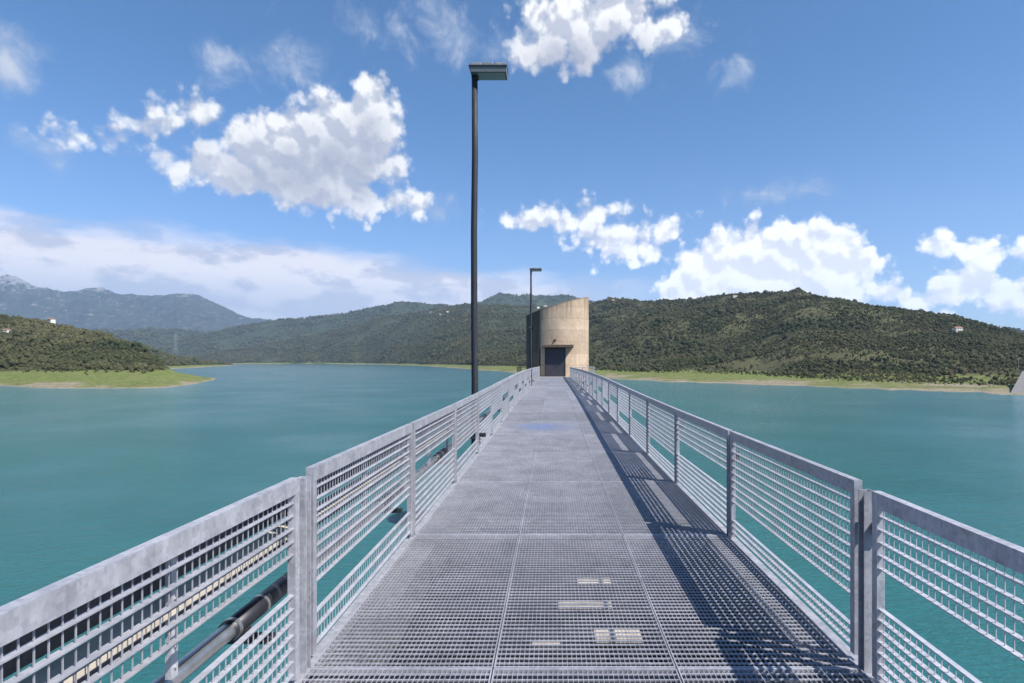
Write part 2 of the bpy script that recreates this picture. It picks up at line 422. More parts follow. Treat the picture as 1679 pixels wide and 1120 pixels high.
LAYERS = {}
def hill(name, cols, mat, tree_h=0., step=6., noise=(.10, 140.), shape=.85, rows=(6, 14, 60, 18), crag=0., back=.35, shorenoise=0.):
    """cols: list of (x_px, shore_y_px, tree_y_px, tree_depth, crest_y_px, crest_depth).  The relief stands at its real distance."""
    c = np.array(cols, float); xs = np.arange(c[0,0], c[-1,0] + .1, step)
    def ip(k): return np.interp(xs, c[:,0], c[:,k])
    ys, yt, Yt, yc, Yc = [ip(i) for i in range(1, 6)]
    Ys = F * 20.0 / np.maximum(ys - VY, 2.0)
    if shorenoise: Ys = Ys * (1 + shorenoise * (fbm(xs / 34., xs * 0 + 3.1, 4) - .5))
    zt = EYE + (VY - yt) / F * Yt; zc = EYE + (VY - yc) / F * Yc - tree_h
    Yt = np.maximum(Yt, Ys * 1.03); Yc = np.maximum(Yc, Yt * 1.03)
    Ds, Zs, Ts = [], [], []
    r0, r1, r2, r3 = rows
    for i in range(r0):
        t = i / r0; Ds.append(Ys * (.97 + .03 * t)); Zs.append(WATER - 2.0 * (1 - t) + 0*Ys); Ts.append(-1 + 0*Ys)
    for i in range(r1):
        t = i / r1; Ds.append(Ys + (Yt - Ys) * t); Zs.append(WATER + (zt - WATER) * t**.8); Ts.append(-1 + 0*Ys + t * .99)
    for i in range(r2):
        t = i / r2; dd = Yt + (Yc - Yt) * t; gt = (zt - EYE) / Yt; gc = (zc - EYE) / Yc; Ds.append(dd); Zs.append(EYE + dd * (gt + (gc - gt) * (1 - (1 - t)**1.45))); Ts.append(t + 0*Ys)
    for i in range(r3 + 1):
        t = i / r3; Ds.append(Yc * (1 + back * t)); Zs.append(zc + (WATER - 2.5 - zc) * (1 - math.cos(t * math.pi / 2))); Ts.append(1 + t + 0*Ys)
    D = np.array(Ds); Z = np.array(Zs); T = np.array(Ts); X = (xs[None, :] - VX) / F * D
    win = np.clip(T, 0, 1) * np.clip(1.12 - T, 0, 1) * 2.2
    relief = np.maximum(zc - zt, 5)[None, :]
    Z = Z + win * relief * noise[0] * 2 * (fbm(X / noise[1], D / noise[1], 5, .5, True) - .62)
    if crag:
        w2 = np.clip(T * 1.3, 0, 1) * np.clip(1.6 - T, 0, 1)
        Z = Z + w2 * crag * (fbm(X / 900, D / 1400, 6, .58, True) - .70)
        Z = Z + w2 * crag * .45 * (fbm(X / 160, D / 240, 5, .6, True) - .55)
    shelfw = ((T > -1) & (T < 0.05))
    Z = Z + np.where(shelfw, (fbm(X / 22, D / 22, 4) - .5) * 1.6 * np.clip((T + 1) * 4, 0, 1), 0)
    nr, nc = D.shape
    v = np.stack([X, D, Z], -1).reshape(-1, 3)
    ii = np.arange((nr - 1) * nc).reshape(nr - 1, nc)[:, :-1].ravel()
    f = np.stack([ii, ii + 1, ii + nc + 1, ii + nc], -1)
    me = bpy.data.meshes.new(name); me.from_pydata(v.tolist(), [], f.tolist()); me.materials.append(mat)
    for p in me.polygons: p.use_smooth = True
    o = bpy.data.objects.new(name, me); COL.objects.link(o); tag(o, kind='structure')
    LAYERS[name + str(len(LAYERS))] = (X, D, Z, T)
    return (X, D, Z, T)

G_NEAR = mat_ground('hill_ground', C4(.105, .10, .050), C4(.065, .070, .033), C4(.17, .14, .09))
G_MID = mat_ground('middle_hill_ground', C4(.065, .075, .038), C4(.045, .055, .03), C4(.14, .12, .09), wsc=.008)
G_FAR = mat_ground('far_hill_ground', C4(.05, .07, .035), C4(.035, .05, .028), C4(.12, .11, .08), sandy=False, wsc=.006)
G_MTN = mat_ground('mountain_ground', C4(.045, .058, .048), C4(.03, .042, .038), C4(.08, .08, .075), sandy=False, rock=(1100, 1800), wsc=.0022)

E = hill('hill', [  # right hand hill with its shore
    (900, 615, 602, 1150, 506, 2700),(960, 618, 604, 1000, 497, 2500),
    (1040, 623, 608, 830, 489, 2100),(1100, 626, 609, 760, 487, 1900),(1200, 629, 611, 690, 481, 1650),(1250, 631, 612, 660, 484, 1500),(1285, 632, 615, 620, 477, 1400),(1310, 633, 617, 590, 473, 1350),
    (1345, 635, 620, 560, 481, 1260),(1400, 637, 622, 530, 490, 1230),(1470, 639, 625, 510, 502, 1200),(1560, 642, 628, 480, 516, 1100),(1610, 644, 629, 470, 528, 1000),
    (1679, 648, 630, 440, 549, 900),(1800, 655, 634, 400, 556, 800),(2100, 668, 640, 350, 560, 700),(2600, 690, 650, 300, 560, 600)],
    G_NEAR, tree_h=5, step=5, noise=(.26, 330.), shorenoise=.08)
Bm = hill('hill', [  # middle hills across the lake
    (150, 598, 597, 3800, 592, 4300),(290, 597.5, 596.5, 3950, 588, 4500),(350, 597, 596, 4000, 578, 4700),(420, 597, 595.5, 4050, 566, 4900),(480, 597, 595, 4050, 555, 5000),
    (525, 597, 595, 4000, 547, 5000),(560, 597.1, 595.2, 3850, 537, 5000),(595, 597.4, 595.8, 3600, 528, 4950),(626, 597.8, 596.2, 3350, 518, 4900),(665, 598.9, 596.8, 2900, 514, 4800),(700, 600.4, 597.4, 2450, 508, 4700),(740, 603, 598, 2050, 502, 4550),
    (771, 605.5, 598.4, 1780, 499, 4400),(800, 608, 599, 1550, 499, 4200),(860, 612, 601, 1300, 502, 3900),(920, 615, 602, 1150, 502, 3600),(1000, 618, 603, 1050, 502, 3400)],
    G_MID, tree_h=10, step=4, noise=(.18, 700.), shorenoise=.12)
G_POINT = mat_ground('point_ground', C4(.068, .072, .032), C4(.048, .055, .026), C4(.13, .11, .075), shelf=10.5)
A_ = hill('hill', [  # grassy point with its wood on the left
    (-900, 690, 640, 330, 500, 620),(-300, 655, 618, 430, 500, 800),(-60, 634, 606, 560, 508, 900),(0, 632.5, 605, 580, 514, 880),(60, 636, 607, 570, 522, 850),(120, 637, 609, 550, 537, 800),
    (180, 637, 607, 560, 553, 760),(230, 637, 606, 570, 568, 720),(262, 636, 607, 585, 586, 690),(285, 634, 610, 600, 603, 690),(310, 631, 614, 620, 610, 690),(335, 626, 618, 650, 616, 720),(352, 623, 620, 690, 619, 740),(362, 621.4, 620.6, 700, 620.4, 730)],
    G_POINT, tree_h=4, step=4, noise=(.08, 120.), shorenoise=.03, back=.12)
A2 = hill('hill', [  # the slope running back behind it
    (-200, 612, 606, 1100, 530, 1700),(100, 610, 603, 1200, 548, 1900),(200, 608, 602, 1300, 560, 2000),(260, 606, 601, 1500, 575, 2100),(300, 604, 600, 1800, 586, 2400),(335, 602, 598.5, 2100, 592, 2600),(362, 600.5, 598, 2500, 595.5, 2800),(382, 599.2, 598.2, 2900, 597.6, 3000)],
    G_NEAR, tree_h=6, step=4, noise=(.08, 200.), shorenoise=.05, back=.12)
C_ = hill('hill', [(150, 597, 590, 5200, 585, 6300),(230, 597, 590, 5200, 572, 6300),(285, 597, 590, 5200, 560, 6300),(330, 597, 590, 5200, 548, 6300),(400, 597, 590, 5400, 533, 6600),(460, 597, 590, 5400, 525, 6600),(500, 597, 590, 5500, 523, 6600),(567, 597, 590, 5500, 515, 6600),(607, 597, 590, 5500, 502, 6500),
    (640, 597, 590, 5500, 497, 6500),(665, 597, 590, 5500, 493, 6500),(690, 597, 590, 5500, 493.5, 6500),(720, 597, 590, 5500, 499, 6500),(760, 597, 590, 5500, 503, 6500),(795, 597, 590, 5500, 493, 6800),(818, 597, 590, 5600, 483.5, 7000),(836, 597, 590, 5600, 483.5, 7000),(853, 597, 590, 5600, 487, 7000),(869, 597, 590, 5600, 484.5, 7000),
    (900, 597, 590, 5600, 486, 7000),(940, 597, 590, 5600, 487, 7000),(970, 597, 590, 5600, 495, 7000),(1100, 597, 590, 5600, 500, 7000)],
    G_FAR, tree_h=10, step=4, noise=(.25, 900.))
D2 = hill('hill', [(-400, 597, 590, 5600, 540, 7000),(0, 597, 590, 5600, 545, 7000),(120, 597, 590, 5600, 540, 7200),(200, 597, 590, 5600, 543, 7000),(260, 597, 590, 5600, 541, 7000),(320, 597, 590, 5600, 545, 7000),(390, 597, 590, 5600, 552, 7000),(480, 597, 590, 5600, 560, 7000)],
    G_FAR, tree_h=0, step=4, noise=(.3, 800.))
Dm = hill('mountain_range', [(-700, 597, 588, 9000, 478, 12500),(-200, 597, 588, 9000, 470, 12500),(-60, 597, 588, 9000, 462, 12500),(0, 597, 588, 9000, 455, 12500),(18, 597, 588, 9000, 454, 12500),(50, 597, 588, 9000, 467, 12500),(75, 597, 588, 9000, 472, 12500),(100, 597, 588, 9000, 479, 12500),
    (140, 597, 588, 9000, 474, 12500),(170, 597, 588, 9000, 475, 12500),(200, 597, 588, 9000, 483, 12500),(240, 597, 588, 9000, 485, 12500),(290, 597, 588, 9000, 483, 12500),(325, 597, 588, 9000, 487, 12500),(345, 597, 588, 9000, 496, 12500),
    (375, 597, 588, 9000, 510, 12500),(405, 597, 588, 9000, 524, 12500),(425, 597, 588, 9000, 523, 12500),(445, 597, 588, 9000, 527, 12500),(480, 597, 588, 9000, 545, 12500),(560, 597, 588, 9000, 560, 12500)],
    G_MTN, step=1.5, noise=(.2, 1300.), crag=260, rows=(1, 1, 110, 8))
Fm = hill('hill', [(1380, 597, 590, 2300, 530, 3000),(1470, 597, 590, 2300, 515, 3000),(1540, 597, 590, 2300, 509, 3000),(1600, 597, 590, 2300, 507, 3000),(1640, 597, 590, 2300, 514, 3000),(1679, 597, 590, 2300, 523, 3000),(1760, 597, 590, 2300, 520, 3000),(2100, 597, 590, 2300, 500, 3000)],
    G_MID, tree_h=8, step=5, noise=(.2, 500.))

# ------------------------------------------------------------------ trees
def crown_mesh(name, seed, nlump=9, leaves=34, flat=.8):
    r = random.Random(seed); v = []; f = []
    lumps = []
    for i in range(nlump):
        a = r.uniform(0, 6.283); q = r.uniform(0, .62); z = r.uniform(.25, 1.05) * flat
        lumps.append((Vector((q * math.cos(a), q * math.sin(a), z * (1 - .35 * q) + .25)), r.uniform(.28, .48)))
    lumps.append((Vector((0, 0, .75 * flat + .1)), .5))
    import bmesh
    bm = bmesh.new()
    for c, rad in lumps:
        res = bmesh.ops.create_icosphere(bm, subdivisions=2, radius=rad * .86, matrix=Matrix.Translation(c))
        for vv in res['verts']:
            vv.co += (vv.co - c).normalized() * r.uniform(-.10, .07)
    me = bpy.data.meshes.new(name); bm.to_mesh(me); bm.free()
    v = [tuple(x.co) for x in me.vertices]; f = [tuple(p.vertices) for p in me.polygons]
    for c, rad in lumps:
        for k in range(leaves):
            d = Vector((r.gauss(0, 1), r.gauss(0, 1), r.gauss(.25, 1))).normalized()
            p = c + d * rad * r.uniform(.85, 1.2)
            n = (d + Vector((r.gauss(0, .5), r.gauss(0, .5), r.gauss(0, .5)))).normalized()
            q = n.to_track_quat('Z', 'Y'); s_ = r.uniform(.05, .11); b = len(v); rot = r.uniform(0, 3)
            for dx, dy in ((-1, -.6), (.9, -.8), (1.1, .7), (-.7, 1)):
                x = dx * math.cos(rot) - dy * math.sin(rot); y = dx * math.sin(rot) + dy * math.cos(rot)
                v.append(tuple(p + q @ Vector((x * s_, y * s_, 0))))
            f.append((b, b + 1, b + 2, b + 3))
    me.clear_geometry(); me.from_pydata(v, [], f); me.materials.append(LEAF); me.update()
    return me
def trunk_mesh(name, seed):
    r = random.Random(seed); m = MB(); top = Vector((r.uniform(-.05, .05), 0, .55))
    m.tube((0, 0, -.12), top, .06, .035, 7)
    for i in range(4):
        a = i * 1.6 + r.uniform(0, .5); m.tube(top * r.uniform(.6, 1), top + Vector((.4 * math.cos(a), .4 * math.sin(a), r.uniform(.15, .4))), .028, .01, 5)
    return m.mesh(name, BARK)
NV = 6
CROWNS = [crown_mesh('crown', 100 + i, 8 + i % 3, 30, .75 + .09 * (i % 4)) for i in range(NV)]
TRUNKS = [trunk_mesh('trunk', 50 + i) for i in range(NV)]

def scatter(L, density, size, region, tmax=1.12, seed=1, nsc=140., thr=.35, xr=(-400, 2050), low=0., yref=0):
    X, D, Z, T = L; r = np.random.default_rng(seed); kd = lambda y: np.clip(y / yref, .3, 3.)**.7 if yref else 1.0 + 0 * y
    P00 = np.stack([X, D, Z], -1); a = P00[:-1, :-1]; b = P00[:-1, 1:]; c = P00[1:, 1:]; d = P00[1:, :-1]
    area = .5 * np.linalg.norm(np.cross((c - a)[..., :2], (d - b)[..., :2])[..., None], axis=-1)
    Tm = T[:-1, :-1]; cx, cy = a[..., 0], a[..., 1]
    px = cx / cy * F + VX
    m = fbm(cx / nsc, cy / nsc, 4); mask = np.clip((m - thr) / .1, .04, 1)
    mask = mask * np.where(Tm < 0, low * np.clip(1 + Tm * 2.2, 0, 1)**2, 1)
    ok = (Tm >= -.45) & (Tm <= tmax) & (px > xr[0]) & (px < xr[1])
    lam = np.where(ok, area * density * mask / kd(cy)**2, 0); n = r.poisson(lam).ravel()
    idx = np.repeat(np.arange(n.size), n); u = r.random(idx.size); v = r.random(idx.size)
    A0, B0, C0, D0 = [q.reshape(-1, 3)[idx] for q in (a, b, c, d)]
    p = (A0*(1-u)[:,None]+B0*u[:,None])*(1-v)[:,None]+(D0*(1-u)[:,None]+C0*u[:,None])*v[:,None]
    mm = m.ravel()[idx]
    big = fbm(p[:,0] / (nsc*.5) + 40, p[:,1] / (nsc*.5), 3)
    s = kd(p[:, 1]) * size * (0.42 + 1.0 * r.random(idx.size)**2.0) * (.55 + .9 * np.clip((big - .3) / .4, 0, 1))
    return np.column_stack([p, s, np.full(idx.size, region)])

ALL = [scatter(E, .046, 2.9, 0, yref=1000., seed=2, nsc=120., thr=.315, low=.8), scatter(E, .055, 1.5, 0, yref=1000., seed=22, nsc=60., thr=.30, low=.5), scatter(A_, .05, 1.6, 1, seed=23, nsc=60., thr=.30, xr=(-860, 268), low=.25), scatter(A_, .050, 3.1, 1, seed=3, thr=.2, xr=(-860, 268), low=.35),
       scatter(A2, .008, 6.0, 2, seed=4, thr=.25), scatter(Bm, .0075, 6.4, 3, seed=5, nsc=260., thr=.2, yref=3600.),
       scatter(C_, .0022, 10., 4, seed=6, nsc=400., thr=.2), scatter(Fm, .004, 8., 5, seed=7, nsc=200.),
       scatter(D2, .0008, 15., 6, seed=8, nsc=400., thr=.3)]
ALL = np.concatenate(ALL)
# keep clearings round the houses
HOUSES = [(1571, 541, 1050 * 0 + 760, 12, 'E'), (84, 527, 800, 10, 'A')]
px = ALL[:, 0] / ALL[:, 1] * F + VX; appar = ALL[:, 3] / ALL[:, 1]
cand = np.where((px > 2) & (px < 1677) & (ALL[:, 4] < 2))[0]
order = cand[np.argsort(-appar[cand])][:290]
ind = ALL[order]; rest = np.delete(ALL, order, axis=0)
print('trees', len(ALL), 'individual', len(ind))
crown_objs = []
def tree_label(p, s):
    x = p[0] / p[1] * F + VX; y = VY - (p[2] - EYE) / p[1] * F
    big = 'large' if s > 4.0 else 'mid-sized'
    if p[4] == 1: return big + ' dark green tree of the wood above the grassy point on the left', 'trees of the wood on the left point'
    if x < 1250: return big + ' dark green tree on the lower slope just right of the concrete tower', 'trees on the slope right of the tower'
    if x < 1480: return big + ' dark green tree above the grassy bank, below the highest hilltop', 'trees below the highest hilltop'
    return big + ' dark green tree near the shore under the pale house on the right', 'trees under the pale house'
for i, p in enumerate(ind):
    k = i % NV; t = empty('broadleaf_tree', (p[0], p[1], p[2]), random.uniform(0, 6.28))
    s_ = p[3]; t.scale = (s_, s_, s_ * random.uniform(.85, 1.25))
    lab, grp = tree_label(p, s_); tag(t, lab, 'tree', grp)
    o = inst('crown', CROWNS[k], t); inst('trunk', TRUNKS[k], t)
    if i < NV: crown_objs.append(o)
# the wooded hillsides beyond: uncountable, one object
me = bpy.data.meshes.new('woodland'); me.from_pydata(rest[:, :3].tolist(), [], [])
at = me.attributes.new('scl', 'FLOAT_VECTOR', 'POINT'); sv = np.repeat(rest[:, 3:4], 3, 1); sv[:, 2] *= RNG.uniform(.75, 1.25, len(sv))
at.data.foreach_set('vector', sv.astype(np.float32).ravel())
at = me.attributes.new('rot', 'FLOAT_VECTOR', 'POINT'); rv = np.zeros((len(rest), 3), np.float32); rv[:, 2] = RNG.uniform(0, 6.28, len(rest))
at.data.foreach_set('vector', rv.ravel())
wood = bpy.data.objects.new('woodland', me); COL.objects.link(wood)
tag(wood, 'green woods and scrub covering the hills all round the lake', 'woodland', kind='stuff')
ng = bpy.data.node_groups.new('woodland_scatter', 'GeometryNodeTree'); ng.is_modifier = True
ng.interface.new_socket('Geometry', in_out='INPUT', socket_type='NodeSocketGeometry')
ng.interface.new_socket('Geometry', in_out='OUTPUT', socket_type='NodeSocketGeometry')
gi = ng.nodes.new('NodeGroupInput'); go = ng.nodes.new('NodeGroupOutput')
jn = ng.nodes.new('GeometryNodeJoinGeometry'); iop = ng.nodes.new('GeometryNodeInstanceOnPoints')
for o in crown_objs:
    oi = ng.nodes.new('GeometryNodeObjectInfo'); oi.transform_space = 'ORIGINAL'; oi.inputs['Object'].default_value = o; oi.inputs['As Instance'].default_value = True
    ng.links.new(oi.outputs['Geometry'], jn.inputs[0])
iop.inputs['Pick Instance'].default_value = True
ng.links.new(gi.outputs[0], iop.inputs['Points']); ng.links.new(jn.outputs[0], iop.inputs['Instance'])
for an, sock in (('scl', 'Scale'), ('rot', 'Rotation')):
    na = ng.nodes.new('GeometryNodeInputNamedAttribute'); na.data_type = 'FLOAT_VECTOR'; na.inputs['Name'].default_value = an
    out_ = [x for x in na.outputs if x.enabled and x.name == 'Attribute'][0]
    if sock == 'Rotation':
        e2r = ng.nodes.new('FunctionNodeEulerToRotation'); ng.links.new(out_, e2r.inputs[0]); out_ = e2r.outputs[0]
    ng.links.new(out_, iop.inputs[sock])
ng.links.new(iop.outputs[0], go.inputs[0])
wood.modifiers.new('scatter', 'NODES').node_group = ng

# ------------------------------------------------------------------ footbridge
XL, XR = -1.31, 1.65
Y0, L = 3.20, 2.45              # first joint ahead of the camera, railing panel length
NJ = 24                         # joints ahead; the deck ends at Y0+NJ*L-ish
YEND = Y0 + (NJ - 1) * L + .6   # ~60.2
bridge = empty('footbridge', (0, 0, 0))
tag(bridge, 'long galvanised steel footbridge with open grating deck leading out to the concrete tower', 'bridge')
GW = (XR - XL) / 3
def grate_mesh(wd, ln):
    m = MB(); hh = .008; e = .004
    n = round(ln / .053)
    for i in range(1, n):
        y = i * ln / n; m.box(e, y - .0036, -hh, wd - e, y + .0036, 0)
    nx = round(wd / .0265)
    for i in range(1, nx):
        x = i * wd / nx; m.box(x - .0014, e, -.005, x + .0016, ln - e, -.0012)
    # edge frame
    m.box(0, 0, -.03, wd, .0118, .003); m.box(0, ln - .0118, -.03, wd, ln, .003)
    m.box(0, .0121, -.03, .006, ln - .0121, .0025); m.box(wd - .006, .0121, -.03, wd, ln - .0121, .0025)
    return m.mesh('grating_panel', GRATE)
GM = grate_mesh(GW - .008, L - .008)
for k in range(-2, NJ):
    y = Y0 + (k - 1) * L + L * .0; 
    if y > YEND: break
    tilt = math.atan2(camber(y + L) - camber(y), L)
    for j in range(3):
        inst('grating_panel', GM, bridge, (XL + j * GW + .004, y + .004, camber(y) + random.uniform(-.0015, .0015)), (tilt, 0, 0))
YS = Y0 - 3 * L
def girder(x):
    m = MB(); n = 30; ys_ = np.linspace(YS, YEND + L, n)
    for a, b in zip(ys_[:-1], ys_[1:]):
        za, zb = camber(a) - .05, camber(b) - .05
        for (x0, x1, t, bt) in ((x - .09, x + .09, 0, -.018), (x - .006, x + .006, -.018, -.48), (x - .09, x + .09, -.48, -.50)):
            b0 = len(m.v)
            m.v += [(x0,a,za+bt),(x1,a,za+bt),(x1,b,zb+bt),(x0,b,zb+bt),(x0,a,za+t),(x1,a,za+t),(x1,b,zb+t),(x0,b,zb+t)]
            m.f += [(b0,b0+3,b0+2,b0+1),(b0+4,b0+5,b0+6,b0+7),(b0+1,b0+2,b0+6,b0+5),(b0+3,b0,b0+4,b0+7)]
    return m
for x in (XL + .12, XR - .12): girder(x).build('girder', BEAMM, bridge)
for k in range(-2, NJ + 1):
    y = Y0 + (k - 1) * L + .0
    ya_ = y + .004; tl = math.atan2(camber(y + L) - camber(y), L)
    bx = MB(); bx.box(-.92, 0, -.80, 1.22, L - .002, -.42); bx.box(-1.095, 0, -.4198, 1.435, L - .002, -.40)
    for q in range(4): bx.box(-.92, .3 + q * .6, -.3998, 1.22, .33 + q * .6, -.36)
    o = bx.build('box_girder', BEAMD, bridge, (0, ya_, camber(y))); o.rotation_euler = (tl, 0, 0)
    MB().box(XL - .02, y - .04, -.20, XR + .02, y + .04, -.056).build('cross_beam', BEAMM, bridge, (0, 0, camber(y)))
for sgn, x in ((-1, XL), (1, XR)):
    m = MB(); ys_ = np.linspace(YS, YEND + L, 30)
    for a, b in zip(ys_[:-1], ys_[1:]):
        x0, x1 = (x - .07, x - .004) if sgn < 0 else (x + .004, x + .07)
        za, zb = camber(a), camber(b); b0 = len(m.v)
        m.v += [(x0,a,za-.14),(x1,a,za-.14),(x1,b,zb-.14),(x0,b,zb-.14),(x0,a,za-.012),(x1,a,za-.012),(x1,b,zb-.012),(x0,b,zb-.012)]
        m.f += [(b0,b0+3,b0+2,b0+1),(b0+4,b0+5,b0+6,b0+7),(b0+1,b0+2,b0+6,b0+5),(b0+3,b0,b0+4,b0+7)]
    m.build('edge_channel', GALV, bridge)
CONC = mat_concrete('pier_concrete', C4(.42, .36, .29), C4(.55, .48, .38), C4(.2, .17, .14))
for y, xo in ((7.4, .2), (26, .2), (44, .2)):
    pr = empty('bridge_pier', (xo, y, WATER - 2))
    tag(pr, {7.4: 'concrete bridge pier nearest the viewer, glimpsed through the near deck grating', 26: 'concrete bridge pier under the middle of the deck', 44: 'concrete bridge pier closest to the tower'}[y], 'pier')
    zc_ = camber(y) - .6
    MB().box(-1.3, -.75, 18.35 + 2 + zc_ - .9, 1.2, .75, 18.35 + 2 + zc_ - 0.0).build('pier_cap', CONC, pr, (0, 0, -.0), bev=.03)
    MB().tube((0, 0, 0), (0, 0, 19.3), .75, .65, 32).build('column', CONC, pr, smooth=False)
    MB().box(-.9, -.3, 18.35+2+zc_+.0, -.6, .3, 18.35+2+zc_+.06).build('bearing_pad', RUBBER, pr)

for (xx, yy, sx, sy) in ((.37, 5.4, .15, .07), (.26, 4.87, .22, .06), (.47, 4.32, .17, .09), (-.05, 4.2, .1, .05)):
    pb = MB(); pb.box(-sx, -sy, 0, sx, sy, .018); pb.build('cover_plate', PLANKM, bridge, (xx, yy, camber(yy) - .355), bev=.004)
# railings ----------------------------------------------------------
HT = {-1: 1.055, 1: .985}
RW = .045
def rail_frame(h, ln):
    m = MB()
    m.box(0, 0, h - .078, RW, ln, h)                       # top rail
    m.box(.002, 0, .02, RW - .002, .048, h - .078); m.box(.002, ln - .048, .02, RW - .002, ln, h - .078)
    return m
def infill(h, ln, z0, z1, rows, topflat):
    m = MB(); zs = np.linspace(z0, z1, rows)
    for i, z in enumerate(zs):
        m.box(.008, .048, z - .0025, .036, ln - .048, z + .0025)
    n = int(ln / .046)
    ztop = z1 + (.0 if topflat else (h - .078 - z1))
    for i in range(1, n):
        y = .03 + i * (ln - .06) / n
        m.box(.020, y - .0017, z0 - .012, .0240, y + .0017, ztop)
    return m
RAILM = {}
for side in (-1, 1):
    h = HT[side]
    for ln_key, ln in (('n', L - .03), ('w', L - .13)):
        for kind in ('high', 'low'):
            fr = rail_frame(h, ln)
            if kind == 'high':   # wide gap above the middle
                up = infill(h, ln, h - .078 - .066 * 5 + .02, h - .078 - .045, 5, False); lo = infill(h, ln, .05, h - .078 - .066 * 5 - .19, 7, True)
            else:
                up = infill(h, ln, h - .078 - .066 * 9 + .02, h - .078 - .045, 9, False); lo = infill(h, ln, .05, h - .078 - .066 * 9 - .155, 3, True)
            RAILM[(side, ln_key, kind)] = (fr.mesh('railing_panel', GALV), up.mesh('mesh_infill', WIRE), lo.mesh('mesh_infill', WIRE))
def post_mesh(h):
    m = MB()
    m.box(0, -.032, -.14, .006, .032, h - .03); m.box(.006, -.032, -.14, .058, -.026, h - .03); m.box(.006, .026, -.14, .058, .032, h - .03)
    for z in (.08, .16, h - .30, h - .14):
        m.tube((.0, 0, z), (-.009, 0, z), .011, n=6); m.tube((.0, 0, z), (-.003, 0, z), .019, n=10)
    return m.mesh('post', GALV)
PM = {s: post_mesh(HT[s]) for s in (-1, 1)}
clamp = MB(); clamp.box(-.012, -.07, -.04, .03, -.028, .04); clamp.box(-.012, .028, -.04, .03, .07, .04); clamp.tube((.034, -.05, 0), (.045, -.05, 0), .012, n=8); clamp.tube((.034, .05, 0), (.045, .05, 0), .012, n=8)
CLM = clamp.mesh('clamp', DARKS)
for side in (-1, 1):
    rail = empty('railing', (XL if side < 0 else XR, 0, 0))
    tag(rail, 'sunlit galvanised railing along the left edge of the footbridge, with pipe and ducts behind it' if side < 0 else
        'galvanised railing along the right edge of the footbridge, casting its striped shadow on the deck', 'railing')
    for k in range(-1, NJ):
        ya = Y0 + (k - 1) * L; kind = 'high' if k % 2 == 0 else 'low'
        if ya + L > YEND + .3: break
        wide = k in (0, 1)
        g0 = .055 if k == 1 else .015; g1 = .055 if k == 0 else .015
        ln_key = 'w' if wide else 'n'
        ln = (L - .13) if wide else (L - .03)
        y = ya + (.09 if k == 1 else (.04 if k == 0 else .015))
        fr, up, lo = RAILM[(side, ln_key, kind)]
        tilt = math.atan2(camber(y + ln) - camber(y), ln)
        x = -RW - .012 if side < 0 else .012
        zoff = .006 if k != 0 else -.012
        o = inst('railing_panel', fr, rail, (x, y, camber(y) + zoff), (tilt, 0, 0))
        inst('mesh_infill', up, o); inst('mesh_infill', lo, o)
    for k in range(-1, NJ):
        y = Y0 + (k - 1) * L
        if y > YEND + .3: break
        if side < 0: o = inst('post', PM[side], rail, (-.062, y, camber(y)), (0, 0, 0)); 
        else: o = inst('post', PM[side], rail, (.062, y, camber(y)), (0, 0, math.pi))
        inst('clamp', CLM, o, (-.02, 0, HT[side] - .22))

# services outside the left railing -----------------------------------
def run(name, x0, x1, z0, z1, ya, yb, m, label, cat, n=26):
    b = MB(); ys_ = np.linspace(ya, yb, n)
    for a, c in zip(ys_[:-1], ys_[1:]):
        za, zb = camber(a), camber(c); q = len(b.v)
        b.v += [(x0,a,za+z0),(x1,a,za+z0),(x1,c,zb+z0),(x0,c,zb+z0),(x0,a,za+z1),(x1,a,za+z1),(x1,c,zb+z1),(x0,c,zb+z1)]
        b.f += [(q,q+3,q+2,q+1),(q+4,q+5,q+6,q+7),(q+1,q+2,q+6,q+5),(q+3,q,q+4,q+7)]
        if a == ys_[0]: b.f.append((q,q+1,q+5,q+4))
    b.f.append((q+2,q+3,q+7,q+6))
    return b
d1 = run('cable_duct', -1.50, -1.46, .895, .94, YS, 10.3, DUCT, '', '').build('cable_duct', DUCT)
tag(d1, 'thin dark cable duct running just under the top rail, outside the left railing', 'cable duct')
d2 = empty('cable_duct', (0, 0, 0)); tag(d2, 'wide dark cable duct with a beige board along its foot, outside the left railing', 'cable duct')
run('', -1.62, -1.53, .765, .87, YS, 10.3, DUCT, '', '').build('duct_body', DUCT, d2)
run('', -1.56, -1.43, .69, .712, YS, 10.3, PLANKM, '', '').build('board', PLANKM, d2)
run('', -1.54, -1.50, .60, .688, YS, 10.3, DUCT, '', '').build('board_support', DUCT, d2)
strut_m = MB()
strut_m.box(-1.452, -.02, .44, -1.448, .02, .98); strut_m.box(-1.472, -.02, .44, -1.452, -.016, .98); strut_m.box(-1.472, .016, .44, -1.452, .02, .98)
for z in (.48, .56, .74, .9): strut_m.tube((-1.4485, 0, z), (-1.440, 0, z), .007, n=8)
SM = strut_m.mesh('duct_bracket', GALV)
nth = ['nearest galvanised slotted bracket holding the ducts behind the left railing', 'slotted bracket beside the first post of the left railing', 'slotted bracket in the middle of the second left railing panel',
       'slotted bracket just past the second post of the left railing', 'slotted bracket in the middle of the third left railing panel', 'slotted bracket at the joint before the near lamp post', 'farthest slotted bracket, next to the foot of the near lamp post']
for i, y in enumerate((2.28, 3.42, 4.6, 5.85, 7.0, 8.2, 9.6)):
    o = inst('duct_bracket', SM, None, (0, y, camber(y))); tag(o, nth[i], 'bracket', 'slotted brackets behind the left railing')
pipe = empty('pipe', (0, 0, 0)); tag(pipe, 'long bare metal pipe with black sleeves running outside the left railing', 'pipe')
PX, PZ = -1.52, .385
